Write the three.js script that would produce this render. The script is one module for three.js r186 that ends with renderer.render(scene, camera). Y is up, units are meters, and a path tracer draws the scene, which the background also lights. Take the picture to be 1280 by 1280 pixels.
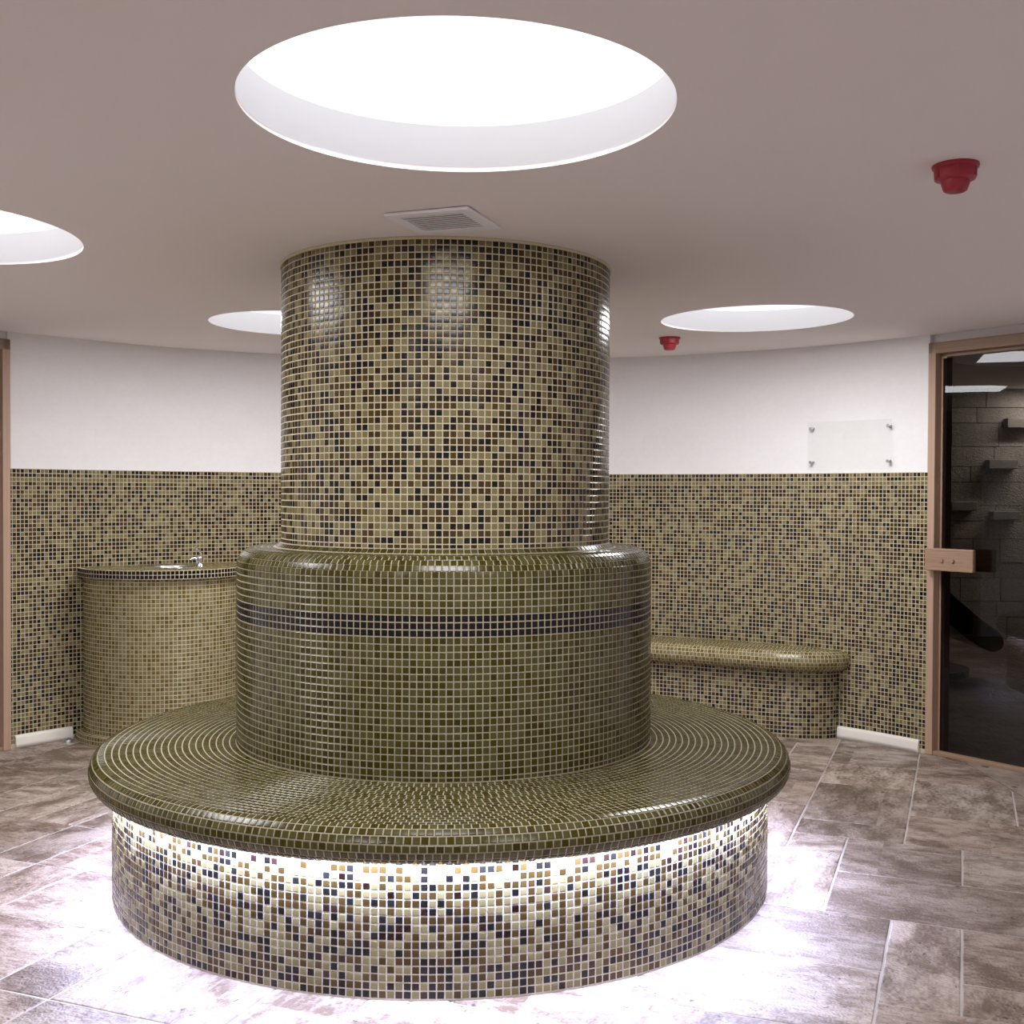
import * as THREE from 'three';
import { RectAreaLightUniformsLib } from 'three/addons/lights/RectAreaLightUniformsLib.js';
import { mergeGeometries } from 'three/addons/utils/BufferGeometryUtils.js';
import { RoundedBoxGeometry } from 'three/addons/geometries/RoundedBoxGeometry.js';
import { Brush, Evaluator, SUBTRACTION, INTERSECTION } from 'three-bvh-csg';

// ------------------------------------------------------------------ camera, lights, exposure
const scene = new THREE.Scene();
scene.background = new THREE.Color(0x000000);
const EYE = new THREE.Vector3(0.2319, 1.3077, 4.0432);
const camera = new THREE.PerspectiveCamera(48.05, 1, 0.05, 60);
camera.position.copy(EYE);
camera.rotation.order = 'YXZ';
camera.rotation.set(-0.0168, 0, 0.0042);
const renderer = new THREE.WebGLRenderer({ antialias: true });
renderer.toneMapping = THREE.LinearToneMapping;
renderer.toneMappingExposure = 1.17;
renderer.shadowMap.enabled = true;
RectAreaLightUniformsLib.init();

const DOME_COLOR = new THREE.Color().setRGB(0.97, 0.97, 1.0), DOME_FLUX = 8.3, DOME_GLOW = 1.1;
const LED_COLOR = new THREE.Color().setRGB(0.58, 0.64, 1.0), LED_LIGHT = 400, LED_GLOW = 6;

// holes in the ceiling: x, z, radius
const HOLES = [[0.1175, 1.677, 0.4446], [-1.60, 0.53, 0.49], [-0.75, -1.35, 0.43], [1.33, -1.16, 0.425], [-1.25, 3.95, 0.44, 0.72], [1.5, 3.95, 0.44, 0.72]];   // the last number dims a light
const COLLAR = 0.108;
const ceilingAt = (r) => 2.0795 + 0.0128 * Math.max(0, r - 0.57);
for (const [x, z, r, dim = 1] of HOLES) {
  const side = r * 1.3;
  const l = new THREE.RectAreaLight(DOME_COLOR, (dim * DOME_FLUX) / (side * side), side, side);
  l.position.set(x, ceilingAt(Math.hypot(x, z)) + 0.009, z);
  l.lookAt(x, -5, z);
  scene.add(l);
}

// ------------------------------------------------------------------ helpers
const P = 0.0215;                                    // pitch of the mosaic
const rngOf = (seed) => () => { seed = (seed + 0x6d2b79f5) | 0; let t = Math.imul(seed ^ (seed >>> 15), 1 | seed); t = (t + Math.imul(t ^ (t >>> 7), 61 | t)) ^ t; return ((t ^ (t >>> 14)) >>> 0) / 4294967296; };
const rnd = rngOf(7);
const taken = {};
const numbered = (n) => { taken[n] = (taken[n] ?? -1) + 1; return taken[n] ? n + '_' + String(taken[n]).padStart(3, '0') : n; };
const V = (x, y, z) => new THREE.Vector3(x, y, z);
const lin = (r, g, b) => new THREE.Color().setRGB(r, g, b);
function shade(o) { o.castShadow = true; o.receiveShadow = true; return o; }
function obj(name, geometry, material, parent = scene) {
  const m = shade(new THREE.Mesh(geometry, material));
  m.name = parent === scene ? numbered(name) : name;
  parent.add(m);
  return m;
}
function thing(name, label, category, [x, y, z] = [0, 0, 0], turn = 0, group) {
  const o = new THREE.Group(); o.name = numbered(name); scene.add(o);
  o.position.set(x, y, z); o.rotation.y = turn; o.userData = { label, category };
  if (group) o.userData.group = group;
  return o;
}
function struct(o, label, category) { o.userData.kind = 'structure'; o.userData.label = label; o.userData.category = category; return o; }
function box(w, h, d, x, y, z, bevel = 0) {
  const g = bevel ? new RoundedBoxGeometry(w, h, d, 2, bevel) : new THREE.BoxGeometry(w, h, d);
  return g.translate(x, y, z);
}
const plain = (g) => { const q = g.index ? g.toNonIndexed() : g; for (const k of Object.keys(q.attributes)) if (!['position', 'normal', 'uv'].includes(k)) q.deleteAttribute(k); return q; };
const merge = (list) => mergeGeometries(list.map(plain));

// value noise, tiling
function noiseOf(seed, n) {
  const r = rngOf(seed), a = new Float32Array(n * n).map(() => r());
  const s = (t) => t * t * (3 - 2 * t);
  return (x, y) => {
    const i = Math.floor(x), j = Math.floor(y), u = s(x - i), v = s(y - j);
    const at = (p, q) => a[(((q % n) + n) % n) * n + (((p % n) + n) % n)];
    return (at(i, j) * (1 - u) + at(i + 1, j) * u) * (1 - v) + (at(i, j + 1) * (1 - u) + at(i + 1, j + 1) * u) * v;
  };
}
function dataTexture(w, h, fn, srgb) {
  const d = new Uint8Array(w * h * 4);
  for (let j = 0; j < h; j++) for (let i = 0; i < w; i++) {
    const c = fn(i / w, j / h), o = (j * w + i) * 4;
    for (let k = 0; k < 3; k++) d[o + k] = Math.max(0, Math.min(255, Math.round(255 * (Array.isArray(c) ? c[k] : c))));
    d[o + 3] = 255;
  }
  const t = new THREE.DataTexture(d, w, h);
  t.wrapS = t.wrapT = THREE.RepeatWrapping; t.magFilter = THREE.LinearFilter; t.minFilter = THREE.LinearMipmapLinearFilter; t.generateMipmaps = true;
  if (srgb) t.colorSpace = THREE.SRGBColorSpace;
  t.needsUpdate = true;
  return t;
}
const toS = (v) => (v <= 0.0031308 ? v * 12.92 : 1.055 * Math.pow(v, 1 / 2.4) - 0.055);

// ------------------------------------------------------------------ materials
const n1 = noiseOf(11, 64), n2 = noiseOf(12, 64), n3 = noiseOf(13, 64);
// glass paste: faint cloud and fine glitter
const speckR = rngOf(31);
const specks = new Float32Array(64 * 64).map(() => (speckR() > 0.972 ? 0.1 + 0.16 * speckR() : 0.05 * (speckR() - 0.5)));
const glassTex = dataTexture(64, 64, (u, v) => Math.min(1, 0.80 + 0.07 * (n1(u * 8, v * 8) - 0.5) + specks[Math.floor(v * 64) * 64 + Math.floor(u * 64)]), true);
// copper-streaked paste
const streakTex = dataTexture(64, 64, (u, v) => { const s = n2(u * 3 + 2.2 * n1(u * 4, v * 4), v * 22 + 5 * n3(u * 3, v * 3)); const k = Math.max(0, (s - 0.5) * 2.4); return [0.5 + 0.5 * k, 0.5 + 0.34 * k, 0.5 + 0.12 * k]; }, true);

function glass(c, streak) {
  return new THREE.MeshPhysicalMaterial({ color: c, map: streak ? streakTex : glassTex, roughness: 0.2, metalness: 0, ior: 1.52, specularIntensity: 0.52 });
}
const PALETTE = {
  cream: [lin(0.265, 0.222, 0.103), lin(0.24, 0.20, 0.091), lin(0.29, 0.245, 0.117)],
  brown: [lin(0.082, 0.049, 0.014), lin(0.067, 0.04, 0.011), lin(0.10, 0.061, 0.018)],
  slate: [lin(0.014, 0.0135, 0.012), lin(0.0105, 0.010, 0.009), lin(0.021, 0.020, 0.018)],
  wine: [lin(0.034, 0.0165, 0.014), lin(0.025, 0.012, 0.0105), lin(0.048, 0.024, 0.018)],
  olive: [lin(0.114, 0.099, 0.028), lin(0.126, 0.110, 0.034), lin(0.104, 0.090, 0.024)],
  moss: [lin(0.070, 0.055, 0.004), lin(0.062, 0.048, 0.0035), lin(0.081, 0.064, 0.006)],
  sand: [lin(0.30, 0.25, 0.115), lin(0.325, 0.275, 0.13), lin(0.275, 0.23, 0.10)],
  ochre: [lin(0.20, 0.15, 0.038), lin(0.22, 0.17, 0.047), lin(0.18, 0.132, 0.03)],
  black: [lin(0.012, 0.009, 0.009), lin(0.02, 0.011, 0.01), lin(0.009, 0.008, 0.008)],
};
const TILE_MATERIAL = {};
for (const k of Object.keys(PALETTE)) TILE_MATERIAL[k] = PALETTE[k].map((c) => glass(c, k === 'wine'));
const TILE_FIELD = glass(new THREE.Color(1, 1, 1));
const MIX = [['cream', 0.36], ['brown', 0.36], ['slate', 0.20], ['wine', 0.08]];
const pickMix = (r) => { let a = r(); for (const [k, w] of MIX) { if ((a -= w) < 0) return k; } return 'cream'; };

const grainN = noiseOf(21, 128);
const groutTex = dataTexture(256, 256, (u, v) => 0.86 + 0.14 * grainN(u * 128, v * 128), true);
const grout = new THREE.MeshStandardMaterial({ color: lin(0.58, 0.50, 0.345), map: groutTex, roughness: 0.9, side: THREE.DoubleSide });
const ledTintGrout = new THREE.MeshStandardMaterial({ color: lin(0.57, 0.52, 0.45), map: groutTex, roughness: 0.9, side: THREE.DoubleSide });  // wall grout with the cool LED tint put into its colour
const benchGrout = new THREE.MeshStandardMaterial({ color: lin(0.39, 0.34, 0.245), map: groutTex, roughness: 0.9, side: THREE.DoubleSide });
const plasterBump = dataTexture(512, 512, (u, v) => 0.5 * n1(u * 16, v * 16) + 0.3 * grainN(u * 64, v * 64) + 0.2 * n2(u * 5, v * 5));
const plasterTex = dataTexture(256, 256, (u, v) => 0.975 + 0.012 * n3(u * 8, v * 8) + 0.012 * grainN(u * 64, v * 64), true);
const plaster = new THREE.MeshStandardMaterial({ color: lin(0.83, 0.81, 0.805), map: plasterTex, bumpMap: plasterBump, bumpScale: 0.0004, roughness: 0.92 });
const ceilingPaint = new THREE.MeshStandardMaterial({ color: lin(0.87, 0.81, 0.775), roughness: 0.95 });
const coveWhite = new THREE.MeshStandardMaterial({ color: lin(0.80, 0.80, 0.82), roughness: 0.9, side: THREE.DoubleSide });
const boardPaint = new THREE.MeshStandardMaterial({ color: lin(0.74, 0.70, 0.63), roughness: 0.45 });
const chrome = new THREE.MeshStandardMaterial({ color: lin(0.75, 0.75, 0.77), metalness: 1, roughness: 0.12 });
const steel = new THREE.MeshStandardMaterial({ color: lin(0.55, 0.55, 0.56), metalness: 1, roughness: 0.28, side: THREE.DoubleSide });
const greyMetal = new THREE.MeshStandardMaterial({ color: lin(0.35, 0.34, 0.36), metalness: 0.8, roughness: 0.4 });
const redPlastic = new THREE.MeshStandardMaterial({ color: lin(0.34, 0.017, 0.03), roughness: 0.4 });
const ventPlastic = new THREE.MeshStandardMaterial({ color: lin(0.90, 0.88, 0.91), roughness: 0.5 });
const ductMetal = new THREE.MeshStandardMaterial({ color: lin(0.42, 0.42, 0.43), roughness: 0.6 });
const bead = new THREE.MeshStandardMaterial({ color: lin(0.56, 0.50, 0.33), roughness: 0.7 });
const woodTex = dataTexture(256, 512, (u, v) => {
  const w = n1(u * 26 + 1.6 * n2(u * 4, v * 3), v * 3), f = grainN(u * 120, v * 10);
  const k = 0.55 * w + 0.45 * f;
  return [toS(0.33 + 0.20 * k), toS(0.215 + 0.15 * k), toS(0.145 + 0.12 * k)];
}, true);
const wood = new THREE.MeshStandardMaterial({ map: woodTex, color: lin(0.95, 0.93, 0.93), roughness: 0.5 });
const woodAcross = (() => { const t = woodTex.clone(); t.rotation = Math.PI / 2; t.needsUpdate = true; return new THREE.MeshStandardMaterial({ map: t, color: lin(0.64, 0.60, 0.54), roughness: 0.5 }); })();
const tinted = new THREE.MeshPhysicalMaterial({ color: lin(0.16, 0.145, 0.14), transmission: 1, thickness: 0, roughness: 0.0, ior: 1.52, specularIntensity: 0.3 });
const clear = new THREE.MeshPhysicalMaterial({ color: lin(0.992, 0.994, 0.992), transmission: 1, thickness: 0, roughness: 0.0, ior: 1.49 });

// travertine: soft bands, clouds and filled or open pits
function travertine(seed) {
  const a = noiseOf(seed, 32), b = noiseOf(seed + 1, 64), c = noiseOf(seed + 2, 128), e = noiseOf(seed + 3, 256), q = noiseOf(seed + 4, 64);
  const S = 1024, color = [], H = new Float32Array(S * S);
  const height = (u, v) => H[Math.floor(v * S) * S + Math.floor(u * S)];
  const t = dataTexture(S, S, (u, v) => {
    const wx = 0.6 * a(u * 8, v * 8);
    const band = a(u * 4 + wx, v * 16 + 2.5 * b(u * 8, v * 8));
    const cloud = b(u * 16 + wx, v * 32), fine = c(u * 64, v * 128), grit = e(u * 256, v * 256);
    let k = 0.36 * band + 0.26 * cloud + 0.22 * fine + 0.16 * grit;
    k = Math.max(0, Math.min(1, (k - 0.31) / 0.38));
    const spot = q(u * 64, v * 64) * 0.55 + e(u * 128, v * 256) * 0.45, zone = b(u * 8 + 7, v * 16 + 3);
    const pit = spot > 0.815 && zone > 0.5 ? 1 : 0;
    H[Math.floor(v * S) * S + Math.floor(u * S)] = (0.55 * grit + 0.45 * fine) * (pit ? 0.0 : 1);
    const d = pit ? 0.35 : 1;
    return [toS(d * (0.128 + 0.255 * k)), toS(d * (0.088 + 0.232 * k)), toS(d * (0.063 + 0.212 * k))];
  }, true);
  const bmp = dataTexture(S, S, (u, v) => height(u, v));
  return [t, bmp];
}
const TRAV = [travertine(101), travertine(211)];
const STONE_TONES = [lin(1, 1, 1), lin(0.80, 0.77, 0.75), lin(1.12, 1.10, 1.08), lin(0.92, 0.86, 0.82)];
const slabMaterials = TRAV.flatMap(([map, bump]) => STONE_TONES.map((c) => new THREE.MeshStandardMaterial({ map, bumpMap: bump, bumpScale: 0.0025, color: c, roughness: 0.52 })));
const jointGrout = new THREE.MeshStandardMaterial({ color: lin(0.47, 0.42, 0.38), map: groutTex, roughness: 0.95 });

// ------------------------------------------------------------------ mosaic
// one tile: x across, y along, z outward; its face is at z = 0, slightly cushioned, with a chamfer
function tileGeometry(w, h) {
  const a = w / 2, b = h / 2, c = 0.0013, dz = 0.0011, back = -0.0045;
  const ring = (x, y, z) => [[-x, -y, z], [x, -y, z], [x, y, z], [-x, y, z]];
  const top = ring(a - c, b - c, 0), rim = ring(a, b, -dz), low = ring(a, b, back);
  const pos = [], nor = [], uv = [], put = (p, n) => { pos.push(...p); nor.push(...n); uv.push(p[0] / w + 0.5, p[1] / h + 0.5); };
  const cush = (p) => { const n = V(Math.sign(p[0]) * 0.035, Math.sign(p[1]) * 0.035, 1).normalize(); return n.toArray(); };
  for (const k of [0, 1, 2, 0, 2, 3]) put(top[k], cush(top[k]));
  const dirs = [[0, -1], [1, 0], [0, 1], [-1, 0]];
  for (let k = 0; k < 4; k++) {
    const j = (k + 1) % 4, [dx, dy] = dirs[k];
    const nb = V(dx * 0.65, dy * 0.65, 0.76).normalize().toArray(), ns = [dx, dy, 0];
    for (const p of [rim[k], rim[j], top[j], rim[k], top[j], top[k]]) put(p, nb);
    for (const p of [low[k], low[j], rim[j], low[k], rim[j], rim[k]]) put(p, ns);
  }
  const g = new THREE.BufferGeometry();
  g.setAttribute('position', new THREE.Float32BufferAttribute(pos, 3));
  g.setAttribute('normal', new THREE.Float32BufferAttribute(nor, 3));
  g.setAttribute('uv', new THREE.Float32BufferAttribute(uv, 2));
  return g;
}
const TILE_GEO = tileGeometry(0.0180, 0.0180);
const tiltR = rngOf(99);
// tiles: {p, n, b (up along the surface), kind, sx, sy}; the ones that show largest become parts, the rest one field
function layTiles(parent, tiles, singles = 300, tilt = 0.011) {
  for (const t of tiles) {
    const n = t.n.clone().normalize(), b = t.b.clone().addScaledVector(n, -t.b.dot(n)).normalize(), x = V(0, 0, 0).crossVectors(b, n);
    n.addScaledVector(x, (tiltR() - 0.5) * 2 * tilt).addScaledVector(b, (tiltR() - 0.5) * 2 * tilt).normalize();
    b.addScaledVector(x, (tiltR() - 0.5) * 0.05).addScaledVector(n, -b.dot(n)).normalize();
    x.crossVectors(b, n);
    const p = t.p.clone().addScaledVector(n, (tiltR() - 0.5) * 0.0005);
    t.m = new THREE.Matrix4().makeBasis(x.multiplyScalar(t.sx ?? 1), b.multiplyScalar(t.sy ?? 1), n).setPosition(p);
    t.tone = Math.floor(tiltR() * 3);
    const to = EYE.clone().sub(t.p), d = to.length();
    t.size = Math.max(0, t.n.dot(to) / d) / (d * d) * (t.sx ?? 1) * (t.sy ?? 1);
  }
  tiles.sort((p, q) => q.size - p.size);
  const own = singles ? tiles.slice(0, singles) : [], rest = tiles.slice(own.length);
  for (const t of own) {
    const m = obj('tile', TILE_GEO, TILE_MATERIAL[t.kind][t.tone], parent);
    m.matrixAutoUpdate = true; t.m.decompose(m.position, m.quaternion, m.scale);
  }
  const f = new THREE.InstancedMesh(TILE_GEO, TILE_FIELD, rest.length);
  rest.forEach((t, k) => { f.setMatrixAt(k, t.m); f.setColorAt(k, PALETTE[t.kind][t.tone]); });
  f.name = 'mosaic_tiles'; f.userData.kind = 'stuff'; shade(f); parent.add(f);
  return f;
}
// a plan path: points [x, z] with the outward normal; offset and resampled by length
function pathAt(points, off, closed) {
  const N = points.length, out = [];
  for (let i = 0; i < N; i++) {
    const a = points[closed ? (i - 1 + N) % N : Math.max(0, i - 1)], b = points[closed ? (i + 1) % N : Math.min(N - 1, i + 1)];
    const dx = b[0] - a[0], dz = b[1] - a[1], l = Math.hypot(dx, dz);
    out.push([points[i][0] + (off * -dz) / l, points[i][1] + (off * dx) / l, -dz / l, dx / l]);
  }
  if (closed) out.push(out[0]);
  const s = [0];
  for (let i = 1; i < out.length; i++) s.push(s[i - 1] + Math.hypot(out[i][0] - out[i - 1][0], out[i][1] - out[i - 1][1]));
  const L = s[s.length - 1];
  let k = 0;
  const at = (d) => {
    if (d < s[k]) k = 0;
    while (k < s.length - 2 && s[k + 1] < d) k++;
    const f = (d - s[k]) / (s[k + 1] - s[k] || 1), a = out[k], b = out[k + 1];
    const q = a.map((v, i) => v + (b[i] - v) * f), l = Math.hypot(q[2], q[3]);
    return [q[0], q[1], q[2] / l, q[3] / l];
  };
  return { L, at, pts: out };
}
const circlePath = (cx, cz, r, n = 360) => Array.from({ length: n }, (_, i) => { const a = (i / n) * 2 * Math.PI; return [cx + r * Math.sin(a), cz + r * Math.cos(a)]; });
// rows: {off, y, up: angle of the outward normal above the horizontal, kind(r, row), sy}
function mosaicRows(path, closed, rows, keep = () => true, rand = rnd) {
  const tiles = [];
  rows.forEach((row, ri) => {
    const { L, at } = pathAt(path, row.off, closed);
    const n = Math.max(1, Math.round(L / P)), step = L / n, ph = row.phase ?? 0, sx = Math.min(1.06, step / P);
    for (let i = 0; i < n; i++) {
      const [x, z, nx, nz] = at((((i + 0.5 + ph) * step) % L + L) % L);
      const p = V(x, row.y, z);
      const kind = row.kind(rand, i);
      if (!keep(p)) continue;
      const c = Math.cos(row.up), s = Math.sin(row.up);
      tiles.push({ p, n: V(nx * c, s, nz * c), b: V(-nx * s, c, -nz * s), kind, sx, sy: row.sy ?? 1 });
    }
  });
  return tiles;
}
// the grouted body under the tiles: a profile of [off, y] swept along the path
function sweep(path, closed, profile) {
  const rings = profile.map(([off, y]) => pathAt(path, off, closed).pts.map(([x, z]) => [x, y, z]));
  const n = rings[0].length, pos = [], uv = [], idx = [];
  let v = 0;
  rings.forEach((r, j) => { if (j) v += Math.hypot(profile[j][0] - profile[j - 1][0], profile[j][1] - profile[j - 1][1]); r.forEach((p, i) => { pos.push(...p); uv.push(i * 0.02, v * 2); }); });
  for (let j = 0; j + 1 < rings.length; j++) for (let i = 0; i + 1 < n; i++) { const a = j * n + i, b = a + 1, c = a + n, d = c + 1; idx.push(a, c, b, b, c, d); }
  const g = new THREE.BufferGeometry();
  g.setAttribute('position', new THREE.Float32BufferAttribute(pos, 3));
  g.setAttribute('uv', new THREE.Float32BufferAttribute(uv, 2));
  g.setIndex(idx);
  g.computeVertexNormals();
  return g;
}
const RECESS = 0.0012;   // how far the joints lie under the tile faces
const arc = (r0, y0, rad, a0, a1, n) => Array.from({ length: n + 1 }, (_, k) => { const a = a0 + ((a1 - a0) * k) / n; return [r0 + rad * Math.cos(a), y0 + rad * Math.sin(a)]; });

// ------------------------------------------------------------------ the room shell
const WR = 2.9, DADO = 1.42, FOOT = 0.0;
const onWall = (deg, r = WR) => [r * Math.sin(THREE.MathUtils.degToRad(deg)), -r * Math.cos(THREE.MathUtils.degToRad(deg))];
const A0 = -52.9, A1 = 53.35;
function arcSlab(d0, d1, r0, r1, y0, y1) {
  const s = new THREE.Shape(), n = Math.max(4, Math.ceil((d1 - d0) / 1));
  for (let k = 0; k <= n; k++) { const [x, z] = onWall(d0 + ((d1 - d0) * k) / n, r1); k ? s.lineTo(x, -z) : s.moveTo(x, -z); }
  for (let k = n; k >= 0; k--) { const [x, z] = onWall(d0 + ((d1 - d0) * k) / n, r0); s.lineTo(x, -z); }
  return new THREE.ExtrudeGeometry(s, { depth: y1 - y0, bevelEnabled: false }).rotateX(-Math.PI / 2).translate(0, y0, 0);
}
// ---- back wall: white plaster above a mosaic dado
const wallBack = struct(obj('wall_back', arcSlab(A0, A1, WR, WR + 0.16, 0, 2.16), plaster), 'curved white plaster wall above a beige and brown mosaic dado', 'wall');
{
  const pts = Array.from({ length: 240 }, (_, i) => onWall(A0 + ((A1 - A0) * i) / 239, WR));
  const dado = obj('dado', arcSlab(A0, A1, WR - 0.0065, WR + 0.02, 0, DADO), grout, wallBack);
  const rows = [], r = rngOf(401);
  for (let k = 0; ; k++) {
    const y = DADO - (k + 0.5) * P - 0.001;
    if (y < 0.02) break;
    rows.push({ off: 0.0077, y, up: 0, kind: (q) => (k === 2 ? 'cream' : pickMix(q)) });
  }
  // the path runs left to right seen from the room, so its left-hand normal points out; reverse it to face the room
  layTiles(dado, mosaicRows(pts, false, rows, () => true, r), 0);
}
// ---- the rest of the shell
const DOOR_W = 0.9;
const dR = { o: [2.345, -1.752], e: [0.597, 0.802] };
const rEnd = [dR.o[0] + DOOR_W * dR.e[0], dR.o[1] + DOOR_W * dR.e[1]];
const dL = { o: [-2.315 - DOOR_W * 0.604, -1.752 + DOOR_W * 0.797], e: [0.604, -0.797] };
const plan = [];
for (let a = A0; a <= A1 + 0.01; a += (A1 - A0) / 60) plan.push(onWall(a));
plan.push(rEnd, [3.05, 0.2], [3.05, 5.4], [-3.05, 5.4], [-3.05, 0.2], dL.o);
function wallBetween(name, a, b, label, y1 = 2.2) {
  const dx = b[0] - a[0], dz = b[1] - a[1], l = Math.hypot(dx, dz), t = 0.16;
  const g = new THREE.BoxGeometry(l + 0.04, y1, t).translate(0, y1 / 2, -t / 2);
  g.rotateY(Math.atan2(-dz, dx)).translate((a[0] + b[0]) / 2, 0, (a[1] + b[1]) / 2);
  return struct(obj(name, g, plaster), label, 'wall');
}
wallBetween('wall_right', rEnd, [3.05, 0.2], 'short white plaster wall beside the dark glass door with brown handle');
wallBetween('wall_right_side', [3.05, 0.2], [3.05, 5.4], 'long white plaster side wall on the side of the red detectors');
wallBetween('wall_front', [3.05, 5.4], [-3.05, 5.4], 'white plaster wall opposite the curved mosaic wall');
wallBetween('wall_left_side', [-3.05, 5.4], [-3.05, 0.2], 'long white plaster side wall on the side of the basin counter');
wallBetween('wall_left', [-3.05, 0.2], dL.o, 'short white plaster wall beside the door next to the basin counter');

// ---- ceiling: faintly rising from the column, with four round openings
{
  const R = 6.6, rise = (r) => ceilingAt(r);
  const prof = [[0.0001, 2.0795], [0.3, 2.0795], [0.57, 2.0795]];
  for (let r = 1.2; r <= R; r += 0.6) prof.push([r, rise(r)]);
  prof.push([R, 2.36], [0.0001, 2.36]);
  const cone = new Brush(new THREE.LatheGeometry(prof.map(([x, y]) => new THREE.Vector2(x, y)), 120));
  const shape = new THREE.Shape(plan.map(([x, z]) => { const l = Math.hypot(x, z); return new THREE.Vector2(x * (1 + 0.1 / l), -z * (1 + 0.1 / l)); }));
  const prism = new Brush(new THREE.ExtrudeGeometry(shape, { depth: 0.13, bevelEnabled: false }).rotateX(-Math.PI / 2).translate(0, 2.05, 0));
  cone.updateMatrixWorld(); prism.updateMatrixWorld();
  const ev = new Evaluator(); ev.attributes = ['position', 'normal']; ev.useGroups = false;
  let res = ev.evaluate(cone, prism, INTERSECTION);
  for (const [x, z, r] of HOLES) {
    const c = new Brush(new THREE.CylinderGeometry(r, r, 1, 128).translate(x, 2.2, z)); c.updateMatrixWorld();
    res = ev.evaluate(res, c, SUBTRACTION);
  }
  const duct = new Brush(box(0.186, 0.4, 0.186, 0, 0, 0).rotateY(-THREE.MathUtils.degToRad(20)).translate(0.034, 2.2, 0.766)); duct.updateMatrixWorld();
  res = ev.evaluate(res, duct, SUBTRACTION);
  struct(obj('ceiling', res.geometry, ceilingPaint), 'smooth warm white plaster ceiling with round light openings', 'ceiling');
}
// ---- round light coves
HOLES.forEach(([x, z, r], i) => {
  const y = ceilingAt(Math.hypot(x, z));
  const where = ['over the front of the round bench', 'beside the basin counter side of the column', 'between the column and the basin counter', 'over the wall bench near a red detector', 'over the open floor on the basin counter side', 'over the open floor on the glass door side'][i];
  const t = thing('ceiling_light', `round recessed white ceiling light ${where}`, 'ceiling light', [x, y, z], 0, 'round ceiling lights');
  obj('collar', new THREE.LatheGeometry([[r - 0.0008, 0.0062], [r - 0.0008, COLLAR - 0.004], [r + 0.004, COLLAR], [r + 0.07, COLLAR]].map(([a, b]) => new THREE.Vector2(a, b)), 128), coveWhite, t);
  obj('cove_wall', new THREE.LatheGeometry([[r + 0.07, COLLAR - 0.002], [r + 0.07, COLLAR + 0.06]].map(([a, b]) => new THREE.Vector2(a, b)), 128), coveWhite, t);
  const glow = new THREE.MeshStandardMaterial({ color: lin(0.8, 0.8, 0.8), emissive: DOME_COLOR, emissiveIntensity: DOME_GLOW, roughness: 0.9, side: THREE.DoubleSide });  // plaster dome given its own glow in place of hidden cove strips
  obj('glowing_dome', new THREE.LatheGeometry([[r + 0.07, COLLAR + 0.06], [r * 0.8, COLLAR + 0.085], [r * 0.4, COLLAR + 0.1], [0.0001, COLLAR + 0.105]].map(([a, b]) => new THREE.Vector2(a, b)), 96), glow, t);
});

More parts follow.
